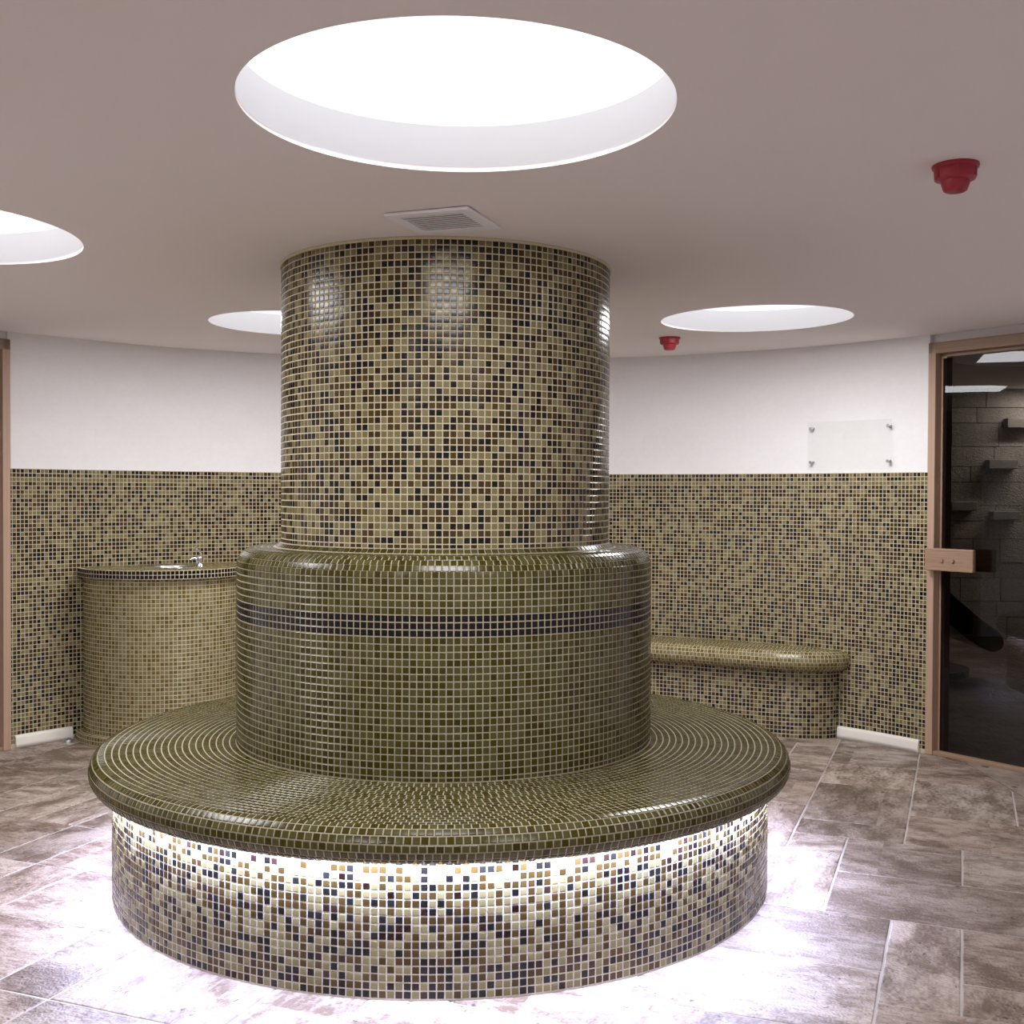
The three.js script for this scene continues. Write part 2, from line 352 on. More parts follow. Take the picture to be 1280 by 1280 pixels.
// ---- floor: travertine slabs in a random modular bond, turned 21.5 degrees
{
  const turn = THREE.MathUtils.degToRad(21.5), cs = Math.cos(turn), sn = Math.sin(turn);
  const floor = struct(obj('floor', box(12, 0.2, 15, 1.2, -0.1 - 0.0028, -0.9), jointGrout), 'honed travertine slab floor in mixed rectangular sizes', 'floor');
  const r = rngOf(555);
  const inside = (u, v) => { const x = u * cs - v * sn, z = u * sn + v * cs; return x > -3.3 && x < 3.3 && z > -3.1 && z < 5.6; };
  const parts = [];
  function grid(lines, vOf, explicit, k0, k1) {
    const nI = lines.length - 1, used = new Set(), key = (i, k) => i * 1000 + k + 500;
    const place = (i0, i1, k0_, k1_) => {
      for (let i = i0; i < i1; i++) for (let k = k0_; k < k1_; k++) { if (i < 0 || i >= nI || used.has(key(i, k))) return false; }
      for (let i = i0; i < i1; i++) for (let k = k0_; k < k1_; k++) used.add(key(i, k));
      parts.push([lines[i0], lines[i1], vOf(k0_), vOf(k1_)]);
      return true;
    };
    for (const e of explicit) place(...e);
    for (let k = k0; k < k1; k++) for (let i = 0; i < nI; i++) {
      if (used.has(key(i, k))) continue;
      const sizes = [[3, 2], [2, 3], [2, 2], [2, 1], [1, 2], [1, 1]].map((s) => [s, r() + (s[0] * s[1] > 3 ? 0.5 : 0) - (s[0] * s[1] === 1 ? 2 : 0)]).sort((a, b) => b[1] - a[1]);
      for (const [[a, b]] of sizes) if (place(i, i + a, k, k + b)) break;
    }
  }
  // right of u = 0.282
  const right = Array.from({ length: 24 }, (_, i) => 1.5 + 0.203 * (i - 6));           // index 6 is u = 1.5
  const J = (j0, j1, k0, k1) => [j0 + 6, j1 + 6, k0, k1];
  grid(right, (k) => -0.02 + 0.2065 * k, [
    J(-2, 0, -13, -10), J(-2, 0, -10, -8), J(-2, 0, -8, -5), J(-2, 0, -5, -4), J(0, 2, -12, -9), J(0, 2, -9, -6), J(2, 4, -11, -9), J(2, 4, -9, -6), J(0, 3, -6, -4),
    J(-4, -2, -9, -8), J(-4, -2, -8, -6), J(-4, -2, -6, -4), J(-2, -1, -4, -3), J(-3, -1, -3, 0), J(-1, 1, -4, -2), J(1, 3, -4, -2), J(-1, 2, -2, 0), J(2, 4, -2, 0),
    J(-3, 0, 0, 2), J(0, 1, 0, 3), J(1, 4, 0, 2), J(1, 4, 2, 3), J(-3, 0, 2, 4), J(0, 3, 3, 5), J(-5, -3, 2, 5), J(-3, 0, 4, 6), J(-6, -3, 0, 2),
  ], -16, 30);
  const left = [0.282, 0.026, -0.229];
  for (let m = 0; m < 20; m++) left.push(-0.485 - 0.2094 * m);
  left.reverse();                                                                       // index of line m is 19 - m
  const M = (mHi, mLo, k0, k1) => [19 - mHi, 19 - mLo, k0, k1];
  grid(left, (k) => -0.065 + 0.2065 * k, [
    M(5, 4, 1, 3), M(5, 4, 3, 5), M(4, 2, 1, 3), M(4, 3, 3, 5), M(3, 2, 3, 5), M(2, 1, 3, 5), M(3, 1, 5, 7), M(1, 0, 5, 7), M(0, -2, 4, 7), M(7, 5, 1, 3), M(6, 5, -1, 1), M(7, 6, -1, 1), M(8, 7, 0, 1), M(8, 7, -2, 0), M(10, 8, -2, 1), M(3, 0, 7, 9), M(0, -3, 7, 9),
  ], -16, 30);
  const bev = 0.004, gap = 0.003;
  for (const [u0, u1, v0, v1] of parts) {
    const uc = (u0 + u1) / 2, vc = (v0 + v1) / 2;
    if (!inside(uc, vc)) continue;
    const w = u1 - u0 - 2 * gap, d = v1 - v0 - 2 * gap, top = (r() - 0.5) * 0.0012;
    const seg = (n, s) => Array.from({ length: n + 1 }, (_, k) => -s / 2 + (s * k) / n);
    // outline with slightly worn, wavering edges
    const out = [];
    const nu = w > 0.5 ? 6 : 4, nv = d > 0.5 ? 6 : 4, xs = seg(nu, w), zs = seg(nv, d);
    for (let k = 0; k < nu; k++) out.push([xs[k], -d / 2]);
    for (let k = 0; k < nv; k++) out.push([w / 2, zs[k]]);
    for (let k = nu; k > 0; k--) out.push([xs[k], d / 2]);
    for (let k = nv; k > 0; k--) out.push([-w / 2, zs[k]]);
    const rim = out.map(([x, z]) => [x + (r() - 0.5) * 0.002, z + (r() - 0.5) * 0.002]);
    const inn = rim.map(([x, z]) => { const b = bev * (0.7 + 0.8 * r()); return [x - Math.sign(x) * (Math.abs(x) > w / 2 - 0.01 ? b : 0), z - Math.sign(z) * (Math.abs(z) > d / 2 - 0.01 ? b : 0)]; });
    const N = rim.length, pos = [], nor = [], uv = [], idx = [], flip = r() > 0.8, ou = r() * 7, ov = r() * 7, su = 0.8, mir = r() > 0.5 ? 1 : -1;
    const put = (x, y, z, n) => { pos.push(x, y, z); nor.push(...n); uv.push(flip ? z * su + ou : mir * x * su + ou, flip ? x * su + ov : z * su + ov); return pos.length / 3 - 1; };
    const c = put(0, top, 0, [0, 1, 0]), a0 = pos.length / 3;
    inn.forEach(([x, z]) => put(x, top, z, [0, 1, 0]));
    const b0 = pos.length / 3;
    rim.forEach(([x, z]) => { const n = V(Math.abs(x) > w / 2 - 0.01 ? Math.sign(x) : 0, 0.9, Math.abs(z) > d / 2 - 0.01 ? Math.sign(z) : 0).normalize().toArray(); put(x, top - 0.0028, z, n); });
    const c0 = pos.length / 3;
    rim.forEach(([x, z]) => put(x, -0.012, z, V(x / w, 0, z / d).normalize().toArray()));
    for (let k = 0; k < N; k++) { const j = (k + 1) % N; idx.push(c, a0 + j, a0 + k, a0 + k, a0 + j, b0 + k, b0 + k, a0 + j, b0 + j, b0 + k, b0 + j, c0 + k, c0 + k, b0 + j, c0 + j); }
    const g = new THREE.BufferGeometry();
    g.setAttribute('position', new THREE.Float32BufferAttribute(pos, 3));
    g.setAttribute('normal', new THREE.Float32BufferAttribute(nor, 3));
    g.setAttribute('uv', new THREE.Float32BufferAttribute(uv, 2));
    g.setIndex(idx);
    const s = obj('slab', g, slabMaterials[Math.floor(r() * slabMaterials.length)], floor);
    s.position.set(uc * cs - vc * sn, 0, uc * sn + vc * cs); s.rotation.y = -turn;
  }
}
// ---- skirting
function skirting(name, d0, d1, label) {
  const pts = Array.from({ length: 30 }, (_, i) => onWall(d0 + ((d1 - d0) * i) / 29, WR));
  const prof = [[0.0, 0.0], [0.026, 0.0], [0.024, 0.022], [0.021, 0.05], [0.017, 0.062], [0.0, 0.066]];
  const g = sweep(pts, false, prof);
  const caps = [0, 29].map((i) => {
    const q = prof.map(([o, y]) => { const p = pathAt(pts, o, false).pts[i]; return [p[0], y, p[1]]; });
    const c = new THREE.BufferGeometry(), pos = [];
    for (let k = 1; k + 1 < q.length; k++) pos.push(...q[0], ...q[k], ...q[k + 1]);
    c.setAttribute('position', new THREE.Float32BufferAttribute(pos, 3)); c.setAttribute('uv', new THREE.Float32BufferAttribute(new Float32Array(pos.length / 3 * 2), 2)); c.computeVertexNormals();
    return c;
  });
  const m = boardPaint.clone(); m.side = THREE.DoubleSide;
  struct(obj(name, merge([g, ...caps]), m), label, 'baseboard');
}
skirting('baseboard_right', 43.4, 52.7, 'white moulded skirting between the wall bench and the glass door');
skirting('baseboard_left', -52.3, -46.2, 'white moulded skirting between the door frame and the basin counter');

// ---- doors: tinted glass in wooden frames
function glassDoor(name, [x, z], [ex, ez], label, handleAt) {
  const d = new THREE.Group(); d.name = name; scene.add(d); struct(d, label, 'door');
  d.position.set(x, 0, z); d.rotation.y = Math.atan2(-ez, ex);
  const W = DOOR_W, Ht = 2.066, fw = 0.042, dep = 0.11;
  const jamb = (px, w, h, y, dz, dp) => box(w, h, dp, px, y, dz, 0.004);
  obj('jamb', jamb(fw / 2, fw, Ht, Ht / 2, -dep / 2 + 0.035, dep), wood, d);
  obj('jamb', jamb(W - fw / 2, fw, Ht, Ht / 2, -dep / 2 + 0.035, dep), wood, d);
  obj('head', box(W, 0.056, dep, W / 2, Ht - 0.028, -dep / 2 + 0.035, 0.004), woodAcross, d);
  obj('stop', jamb(fw + 0.017, 0.034, Ht - 0.05, (Ht - 0.05) / 2, -0.035, 0.05), wood, d);
  obj('stop', jamb(W - fw - 0.017, 0.034, Ht - 0.05, (Ht - 0.05) / 2, -0.035, 0.05), wood, d);
  obj('head_stop', box(W - 2 * fw, 0.022, 0.05, W / 2, Ht - 0.061, -0.035, 0.003), woodAcross, d);
  obj('sill', box(W - fw * 2, 0.022, 0.085, W / 2, 0.011, -0.012, 0.004), woodAcross, d);
  obj('lintel', box(W + 0.1, 0.14, 0.13, W / 2, Ht + 0.0705, -0.066), plaster, d);
  const leaf = obj('glass_leaf', new THREE.PlaneGeometry(W - 2 * fw - 0.03, Ht - 0.1).translate(W / 2, 0.022 + (Ht - 0.1) / 2, -0.008), tinted, d);
  leaf.userData.label = 'dark tinted glass leaf';
  const hx = handleAt;
  const h = obj('handle', box(0.265, 0.112, 0.026, hx, 0.985, 0.062, 0.006), woodAcross, d);
  h.userData.label = 'brown wooden handle board';
  for (const s of [-1, 1]) {
    const peg = obj('peg', new THREE.CylinderGeometry(0.0085, 0.0085, 0.012, 20).rotateX(Math.PI / 2).translate(hx - 0.005 + s * 0.03, 0.983, 0.077), woodAcross, h);
    obj('spacer', new THREE.CylinderGeometry(0.012, 0.012, 0.06, 16).rotateX(Math.PI / 2).translate(hx + 0.03 + s * 0.045, 0.985, 0.021), wood, h);
  }
  obj('inner_handle', box(0.265, 0.112, 0.026, hx + 0.03, 0.985, -0.068, 0.006), woodAcross, d);
  return d;
}
glassDoor('door_1', dR.o, dR.e, 'dark tinted glass sauna door in a brown wooden frame with wooden handle', 0.148);
glassDoor('door_2', dL.o, dL.e, 'wooden door frame at the mosaic wall beside the basin counter', 0.2);

// ------------------------------------------------------------------ round bench
const seatTop = 0.4626;
{
  const t = thing('round_bench', 'circular olive mosaic bench lit from below around the central column', 'bench');
  const oliveMix = (q) => (q() < 0.56 ? 'olive' : 'moss');
  // plinth
  const Rb = 1.113, pl = circlePath(0, 0, Rb);
  const plinth = obj('plinth', sweep(pl, true, [[-RECESS, 0], [-RECESS, 0.386]]), ledTintGrout, t);
  const r1 = rngOf(601), rowsP = [];
  for (let k = 0; k < 17; k++) rowsP.push({ off: 0, y: 0.0145 + k * P, up: 0, kind: pickMix });
  layTiles(plinth, mosaicRows(pl, true, rowsP, () => true, r1));
  // seat: flat ring and rounded nosing
  const c = { r: 1.135, y: seatTop - 0.05, rad: 0.05 }, Rd = 0.7185, sp = circlePath(0, 0, c.r);
  const rg = c.rad - RECESS;
  const prof = [[Rb - c.r - 0.01, c.y - rg + 0.016], [0.0195, c.y - rg + 0.016], [0.0205, c.y - rg + 0.0045], ...arc(0, c.y, rg, -Math.PI / 2 + 0.435, Math.PI / 2, 24), [Rd - c.r - 0.01, seatTop - RECESS]];
  const seat = obj('seat', sweep(sp, true, prof), benchGrout, t);
  const rowsS = [], r2 = rngOf(602);
  for (let k = 0; k < 6; k++) { const a = Math.PI / 2 - ((k + 0.5) / 6) * Math.PI * 0.85; rowsS.push({ off: c.rad * Math.cos(a), y: c.y + c.rad * Math.sin(a), up: a, kind: oliveMix, phase: r2() }); }
  const flat = c.r - Rd, nf = Math.round(flat / P);
  for (let k = 0; k < nf; k++) rowsS.push({ off: -((k + 0.5) * flat) / nf, y: seatTop, up: Math.PI / 2, kind: oliveMix, phase: r2() });
  layTiles(seat, mosaicRows(sp, true, rowsS, () => true, r2));
  // backrest drum
  const dp = circlePath(0, 0, Rd), topY = 1.121, rad = 0.062, bandTop = 0.951, colR = 0.5704;
  const rd = rad - RECESS;
  const back = obj('backrest', sweep(dp, true, [[-RECESS, seatTop - 0.003], [-RECESS, topY - rad], ...arc(-rad, topY - rad, rd, 0, Math.PI / 2, 12), [colR - Rd + 0.03, topY - RECESS], [colR - Rd + 0.012, topY + 0.004], [colR - Rd - 0.0, topY + 0.017]]), benchGrout, t);
  const rowsD = [], r3 = rngOf(603);
  for (let k = 0; k < 23; k++) {
    const y = bandTop - (k + 0.5) * P, band = k < 3;
    const lo = y - P / 2, cut = Math.max(0, seatTop - lo + 0.001);
    if (cut > 0.015) break;
    rowsD.push({ off: 0, y: y + cut / 2, up: 0, sy: (0.018 - cut) / 0.018, kind: band ? () => 'black' : oliveMix });
  }
  for (let k = 0; k < 5; k++) rowsD.push({ off: 0, y: bandTop + (k + 0.5) * P, up: 0, kind: oliveMix });
  const aLen = (Math.PI / 2) * rad, y5 = bandTop + 5 * P, extra = Math.max(0, topY - rad - y5), nA = Math.round((aLen + extra) / P);
  for (let k = 0; k < nA; k++) {
    const s = ((k + 0.5) * (aLen + extra)) / nA - extra, a = s / rad;
    rowsD.push(s < 0 ? { off: 0, y: y5 + s + extra, up: 0, kind: oliveMix, phase: r3() } : { off: -rad + rad * Math.cos(a), y: topY - rad + rad * Math.sin(a), up: a, kind: oliveMix, phase: r3() });
  }
  const fl = Rd - rad - (colR + 0.022), nF = Math.round(fl / P);
  for (let k = 0; k < nF; k++) rowsD.push({ off: -rad - ((k + 0.5) * fl) / nF, y: topY, up: Math.PI / 2, kind: oliveMix, phase: r3(), sy: fl / nF / P });
  rowsD.push({ off: colR - Rd + 0.0125, y: topY + 0.0085, up: 0.78, kind: oliveMix, phase: r3() });
  layTiles(back, mosaicRows(dp, true, rowsD, () => true, r3));
  // light strip tucked under the nosing
  const led = new THREE.MeshStandardMaterial({ color: lin(0.9, 0.9, 0.9), emissive: LED_COLOR, emissiveIntensity: LED_GLOW, roughness: 0.6, side: THREE.DoubleSide });
  obj('led_strip', sweep(sp, true, [[0.004, c.y - 0.0328], [0.004, c.y - 0.0345], [0.017, c.y - 0.0345], [0.017, c.y - 0.0328]]), led, t);
  const NL = 40, rl = 1.1455, len = (2 * Math.PI * rl) / NL;
  for (let k = 0; k < NL; k++) {
    const a = (k / NL) * 2 * Math.PI;
    const l = new THREE.RectAreaLight(LED_COLOR, LED_LIGHT, len, 0.012);
    l.position.set(rl * Math.sin(a), c.y - 0.0355, rl * Math.cos(a));
    const x = V(Math.cos(a), 0, -Math.sin(a)), zAxis = V(0, 1, 0), yAxis = V(0, 0, 0).crossVectors(zAxis, x);
    l.quaternion.setFromRotationMatrix(new THREE.Matrix4().makeBasis(x, yAxis, zAxis));   // shines along -z: down
    scene.add(l);
  }
}
// ------------------------------------------------------------------ column
{
  const t = thing('mosaic_column', 'round column clad in mixed beige, brown and black mosaic up to the ceiling', 'column', [0, 1.138, 0]);
  const R = 0.5704, cp = circlePath(0, 0, R), h = 2.0795 - 1.138;
  const shaft = obj('shaft', sweep(cp, true, [[-RECESS, 0], [-RECESS, h]]), grout, t);
  const rows = [], r = rngOf(701);
  for (let k = 0; k < 44; k++) { const y = h - 0.0045 - (k + 0.5) * P; if (y < -0.003) break; const cut = Math.max(0, 0.009 - y); rows.push({ off: 0, y: y + cut / 2, up: 0, sy: (0.018 - cut) / 0.018, kind: pickMix }); }
  const tiles = mosaicRows(cp, true, rows, () => true, r);
  for (const q of tiles) q.p.y += 1.138;            // sizes are judged in the room
  const back = new THREE.Matrix4().makeTranslation(0, -1.138, 0);
  const holder = new THREE.Group();
  layTiles(shaft, tiles);
  for (const c of shaft.children) { if (c.isInstancedMesh) { const m = new THREE.Matrix4(); for (let i = 0; i < c.count; i++) { c.getMatrixAt(i, m); c.setMatrixAt(i, m.premultiply(back)); } } else c.position.y -= 1.138; }
  obj('ceiling_bead', new THREE.TorusGeometry(R + 0.0005, 0.0055, 8, 160).rotateX(Math.PI / 2).translate(0, h - 0.004, 0), bead, t);
}
// ------------------------------------------------------------------ basin counter
const inRoom = (p) => Math.hypot(p.x, p.z) < WR - 0.012;
{
  const C = [-1.66, -2.215], r0 = 0.45, top = 0.904;
  const t = thing('basin_counter', 'half-round sand mosaic basin counter with dark tiled edge against the wall', 'counter', [0, 0, 0]);
  const sandMix = (q) => (q() < 0.62 ? 'sand' : 'ochre');
  const half = (r) => {     // the part of the circle inside the room, as an open path
    const pts = circlePath(C[0], C[1], r, 720), ok = pts.map(([x, z]) => Math.hypot(x, z) < WR - 0.0088), s = ok.findIndex((v, i) => v && !ok[(i + 719) % 720]);
    const out = []; for (let k = 0; k < 720; k++) { const i = (s + k) % 720; if (!ok[i]) break; out.push(pts[i]); }
    return out;
  };
  const rr = rngOf(801);
  const foot = half(0.462), body = half(0.422), edge = half(r0);
  const backTo = (path) => {   // closes a plan outline along the curved wall
    const deg = ([x, z]) => THREE.MathUtils.radToDeg(Math.atan2(x, -z)), a = deg(path[path.length - 1]), b = deg(path[0]);
    return Array.from({ length: 16 }, (_, k) => onWall(a + ((b - a) * k) / 15, WR - 0.0088));
  };
  const capTop = (path, y) => { const s = new THREE.Shape([...path, ...backTo(path)].map(([x, z]) => new THREE.Vector2(x, -z))); return new THREE.ExtrudeGeometry(s, { depth: 0.002, bevelEnabled: false }).rotateX(-Math.PI / 2).translate(0, y - 0.002, 0); };
  const inset = (path, o) => pathAt(path, o, false).pts.map(([x, z]) => [x, z]);
  const f = obj('foot', merge([sweep(foot, false, [[-RECESS, 0], [-RECESS, 0.046]]), capTop(inset(foot, -RECESS), 0.046)]), grout, t);
  layTiles(f, [...mosaicRows(foot, false, [0, 1].map((k) => ({ off: 0, y: 0.013 + k * P, up: 0, kind: sandMix })), inRoom, rr), ...mosaicRows(foot, false, [{ off: -0.012, y: 0.0465, up: Math.PI / 2, kind: sandMix }, { off: -0.0335, y: 0.0465, up: Math.PI / 2, kind: sandMix }], inRoom, rr)], 0);
  const b = obj('cabinet', sweep(body, false, [[-RECESS, 0.045], [-RECESS, top - 0.042]]), grout, t);
  const rowsB = []; for (let y = 0.058; y < top - 0.05; y += P) rowsB.push({ off: 0, y, up: 0, kind: sandMix });
  layTiles(b, mosaicRows(body, false, rowsB, inRoom, rr), 0);
  // worktop with a round cut-out for the basin
  const sink = [-1.575, -2.085], sr = 0.13;
  const shp = new THREE.Shape([...inset(edge, -RECESS), ...backTo(edge)].map(([x, z]) => new THREE.Vector2(x, -z)));
  const hole = new THREE.Path(); hole.absarc(sink[0], -sink[1], sr, 0, Math.PI * 2, true); shp.holes.push(hole);
  const w = obj('worktop', new THREE.ExtrudeGeometry(shp, { depth: 0.0445, bevelEnabled: false, curveSegments: 48 }).rotateX(-Math.PI / 2).translate(0, top - 0.0455, 0), grout, t);
  const tl = mosaicRows(edge, false, [0, 1].map((k) => ({ off: 0, y: top - 0.0118 - k * P, up: 0, kind: () => 'black' })), inRoom, rr);
  const ang = Math.atan2(C[0], -C[1]), ca = Math.cos(ang), sa = Math.sin(ang);
  for (let i = -21; i <= 21; i++) for (let j = -21; j <= 21; j++) {
    const a = (i + 0.5) * P, d = (j + 0.5) * P, p = V(C[0] + a * ca - d * sa, top, C[1] + a * sa + d * ca);
    if (Math.hypot(a, d) > r0 - 0.012 || !inRoom(p) || Math.hypot(p.x - sink[0], p.z - sink[1]) < sr + 0.012) continue;
    tl.push({ p, n: V(0, 1, 0), b: V(-sa, 0, ca), kind: sandMix(rr) });
  }
  layTiles(w, tl, 0);
  // steel basin
  const basin = thing('wash_basin', 'round polished steel wash basin sunk into the basin counter', 'basin', [sink[0], top, sink[1]]);
  obj('bowl', new THREE.LatheGeometry([[0.012, -0.09], [0.05, -0.088], [0.09, -0.07], [0.115, -0.035], [0.124, 0.001]].map(([x, y]) => new THREE.Vector2(x, y)), 64), steel, basin);
  obj('rim', new THREE.LatheGeometry([[0.122, 0.0], [0.125, 0.004], [0.134, 0.004], [0.137, 0.0005], [0.124, -0.001]].map(([x, y]) => new THREE.Vector2(x, y)), 64), chrome, basin);
  obj('drain', new THREE.CylinderGeometry(0.016, 0.016, 0.004, 24).translate(0, -0.089, 0), chrome, basin);
  // tap
  const tp = [-1.447, -2.13], fa = thing('basin_tap', 'small chrome mixer tap beside the steel wash basin', 'tap', [tp[0], top, tp[1]], 0.35);
  obj('base', new THREE.CylinderGeometry(0.019, 0.022, 0.012, 24).translate(0, 0.006, 0), chrome, fa);
  obj('body', new THREE.LatheGeometry([[0.0001, 0.01], [0.016, 0.01], [0.0155, 0.03], [0.018, 0.045], [0.017, 0.056], [0.0001, 0.06]].map(([x, y]) => new THREE.Vector2(x, y)), 24), chrome, fa);
  obj('spout', new THREE.TubeGeometry(new THREE.CatmullRomCurve3([V(0, 0.03, 0), V(-0.02, 0.042, 0), V(-0.038, 0.043, 0), V(-0.046, 0.035, 0)]), 16, 0.0085, 12), chrome, fa);
  obj('lever', box(0.011, 0.008, 0.062, 0, 0, -0.018, 0.0035).rotateX(0.75).rotateY(0.9).translate(0.004, 0.074, 0), chrome, fa);
}
// small metal door stop on the floor beside the counter foot
{
  const d = thing('door_stop', 'small grey metal dome on the floor beside the basin counter foot', 'door stop', [-2.075, 0, -1.915]);
  obj('dome', new THREE.LatheGeometry([[0.026, 0], [0.025, 0.008], [0.02, 0.015], [0.011, 0.02], [0.0001, 0.0215]].map(([x, y]) => new THREE.Vector2(x, y)), 24), greyMetal, d);
  obj('washer', new THREE.CylinderGeometry(0.029, 0.03, 0.003, 24).translate(0, 0.0015, 0), greyMetal, d);
}
// ------------------------------------------------------------------ wall bench
{
  const t = thing('mosaic_bench', 'low mosaic bench with rounded olive seat built against the curved wall', 'bench');
  const th0 = 20, hw = 23.4, D = 0.275, front = (off) => {
    const pts = [];
    for (let k = 0; k <= 200; k++) {
      const s = Math.sin((k / 200 - 0.5) * Math.PI), u = Math.abs(s);
      pts.push(onWall(th0 + hw * s, WR - 0.0088 - D * Math.pow(Math.max(0, 1 - Math.pow(u, 4)), 0.5)));
    }
    return off ? pathAt(pts, off, false).pts.map(([x, z]) => [x, z]) : pts;
  };
  const body = front(0), rr = rngOf(901), oliveMix = (q) => (q() < 0.56 ? 'sand' : 'ochre');
  const b = obj('base', sweep(body, false, [[-RECESS, 0], [-RECESS, 0.36]]), grout, t);
  const rowsB = []; for (let y = 0.0135; y < 0.36; y += P) rowsB.push({ off: 0, y, up: 0, kind: pickMix });
  layTiles(b, mosaicRows(body, false, rowsB, inRoom, rr), 0);
  const nose = front(0.012), rad = 0.056, cy = 0.474 - rad, rg = rad - RECESS;
  const s = obj('seat', sweep(nose, false, [[-0.03, cy - rg], ...arc(0, cy, rg, -Math.PI / 2, Math.PI / 2, 16), [-0.06, 0.474 - RECESS]]), grout, t);
  // the seat's flat top reaches to the wall
  const topShape = new THREE.Shape([...nose.map(([x, z]) => new THREE.Vector2(x, -z)), ...Array.from({ length: 40 }, (_, k) => { const [x, z] = onWall(th0 + hw - (2 * hw * k) / 39, WR - 0.0088); return new THREE.Vector2(x, -z); })]);
  obj('seat_bed', new THREE.ExtrudeGeometry(topShape, { depth: 0.03, bevelEnabled: false }).rotateX(-Math.PI / 2).translate(0, 0.474 - RECESS - 0.0301, 0), grout, t);
  const rowsS = [];
  for (let k = 0; k < 8; k++) { const a = Math.PI / 2 - ((k + 0.5) / 8) * Math.PI; rowsS.push({ off: rad * Math.cos(a), y: cy + rad * Math.sin(a), up: a, kind: oliveMix, phase: rr() }); }
  for (let k = 0; k < 14; k++) rowsS.push({ off: -(k + 0.5) * P, y: 0.474, up: Math.PI / 2, kind: oliveMix, phase: rr() });
  layTiles(s, mosaicRows(nose, false, rowsS, inRoom, rr), 0);
}
// ------------------------------------------------------------------ fittings on the ceiling and the wall
{
  const y = ceilingAt(0.77), v = thing('ceiling_vent', 'square white slatted air vent in the ceiling in front of the column', 'vent', [0.034, y, 0.766], -THREE.MathUtils.degToRad(20));
  const S = 0.252, I = 0.182, f = (S - I) / 2;
  for (const s of [-1, 1]) {
    obj('frame_bar', box(S, 0.009, f, 0, -0.0045, s * (I + f) / 2, 0.0025), ventPlastic, v);
    obj('frame_bar', box(f, 0.009, I, s * (I + f) / 2, -0.0045, 0, 0.0025), ventPlastic, v);
  }
  const sheet = 0.002, up = 0.3;      // an open sheet-metal duct rising behind the slats
  obj('duct', merge([box(I, sheet, I, 0, up, 0), box(I, up, sheet, 0, up / 2, I / 2), box(I, up, sheet, 0, up / 2, -I / 2), box(sheet, up, I, I / 2, up / 2, 0), box(sheet, up, I, -I / 2, up / 2, 0)]), ductMetal, v);
  const n = 9;
  for (let k = 0; k < n; k++) obj('slat', box(I, 0.001, 0.0095, 0, 0, 0).translate(0, -0.0078, (k - (n - 1) / 2) * (I / n)), ventPlastic, v);
}
[[1.289, 1.283, 'larger looking red ceiling detector'], [1.028, -1.80, 'red ceiling detector']].forEach(([x, z], i) => {
  const y = ceilingAt(Math.hypot(x, z)), d = thing('fire_detector', i ? 'red plastic fire detector on the ceiling by the wall above the wall bench' : 'red plastic fire detector on the open ceiling in front of the round bench', 'detector', [x, y, z], 0, 'red ceiling detectors');
  const L = (pts, name) => obj(name, new THREE.LatheGeometry(pts.map(([a, b]) => new THREE.Vector2(a, b)), 48), redPlastic, d);
  L([[0.0001, 0.002], [0.0535, 0.002], [0.0545, -0.004], [0.053, -0.008], [0.0495, -0.009]], 'base_plate');
  const h = L([[0.0495, -0.006], [0.0485, -0.03], [0.0455, -0.0355], [0.0355, -0.037], [0.034, -0.0385]], 'housing');
  L([[0.034, -0.036], [0.0335, -0.043], [0.0325, -0.0435], [0.0325, -0.047], [0.0312, -0.0475], [0.031, -0.051], [0.0298, -0.0515], [0.0295, -0.055], [0.027, -0.061], [0.022, -0.064], [0.0001, -0.0645]], 'sensor_cap');
  for (let k = 0; k < 6; k++) { const a = (k / 6) * 2 * Math.PI + 0.3; obj('rib', box(0.003, 0.024, 0.004, 0.0488, -0.02, 0).rotateY(a), redPlastic, h); }
});
{
  const a = THREE.MathUtils.degToRad((40.1 + 49.2) / 2), [x, z] = [2.028, -2.057].map((v) => v * (WR - 0.035) / Math.hypot(2.028, 2.057));
  const w = 0.485, h = 0.262, t = thing('acrylic_sign_plate', 'empty clear acrylic plate on four steel studs on the white wall', 'sign plate', [x, 1.434, z], -a);
  obj('plate', box(w, h, 0.003, 0, h / 2, 0, 0), clear, t).userData.label = 'clear acrylic sheet';
  for (const sx of [-1, 1]) for (const sy of [0.045, h - 0.035]) {
    const s = obj('stud', new THREE.CylinderGeometry(0.0075, 0.0075, 0.034, 20).rotateX(Math.PI / 2).translate(sx * (w / 2 - 0.02), sy, -0.008), greyMetal, t);
    obj('stud_cap', new THREE.CylinderGeometry(0.0095, 0.0095, 0.004, 20).rotateX(Math.PI / 2).translate(sx * (w / 2 - 0.02), sy, 0.0045), chrome, s);
  }
}
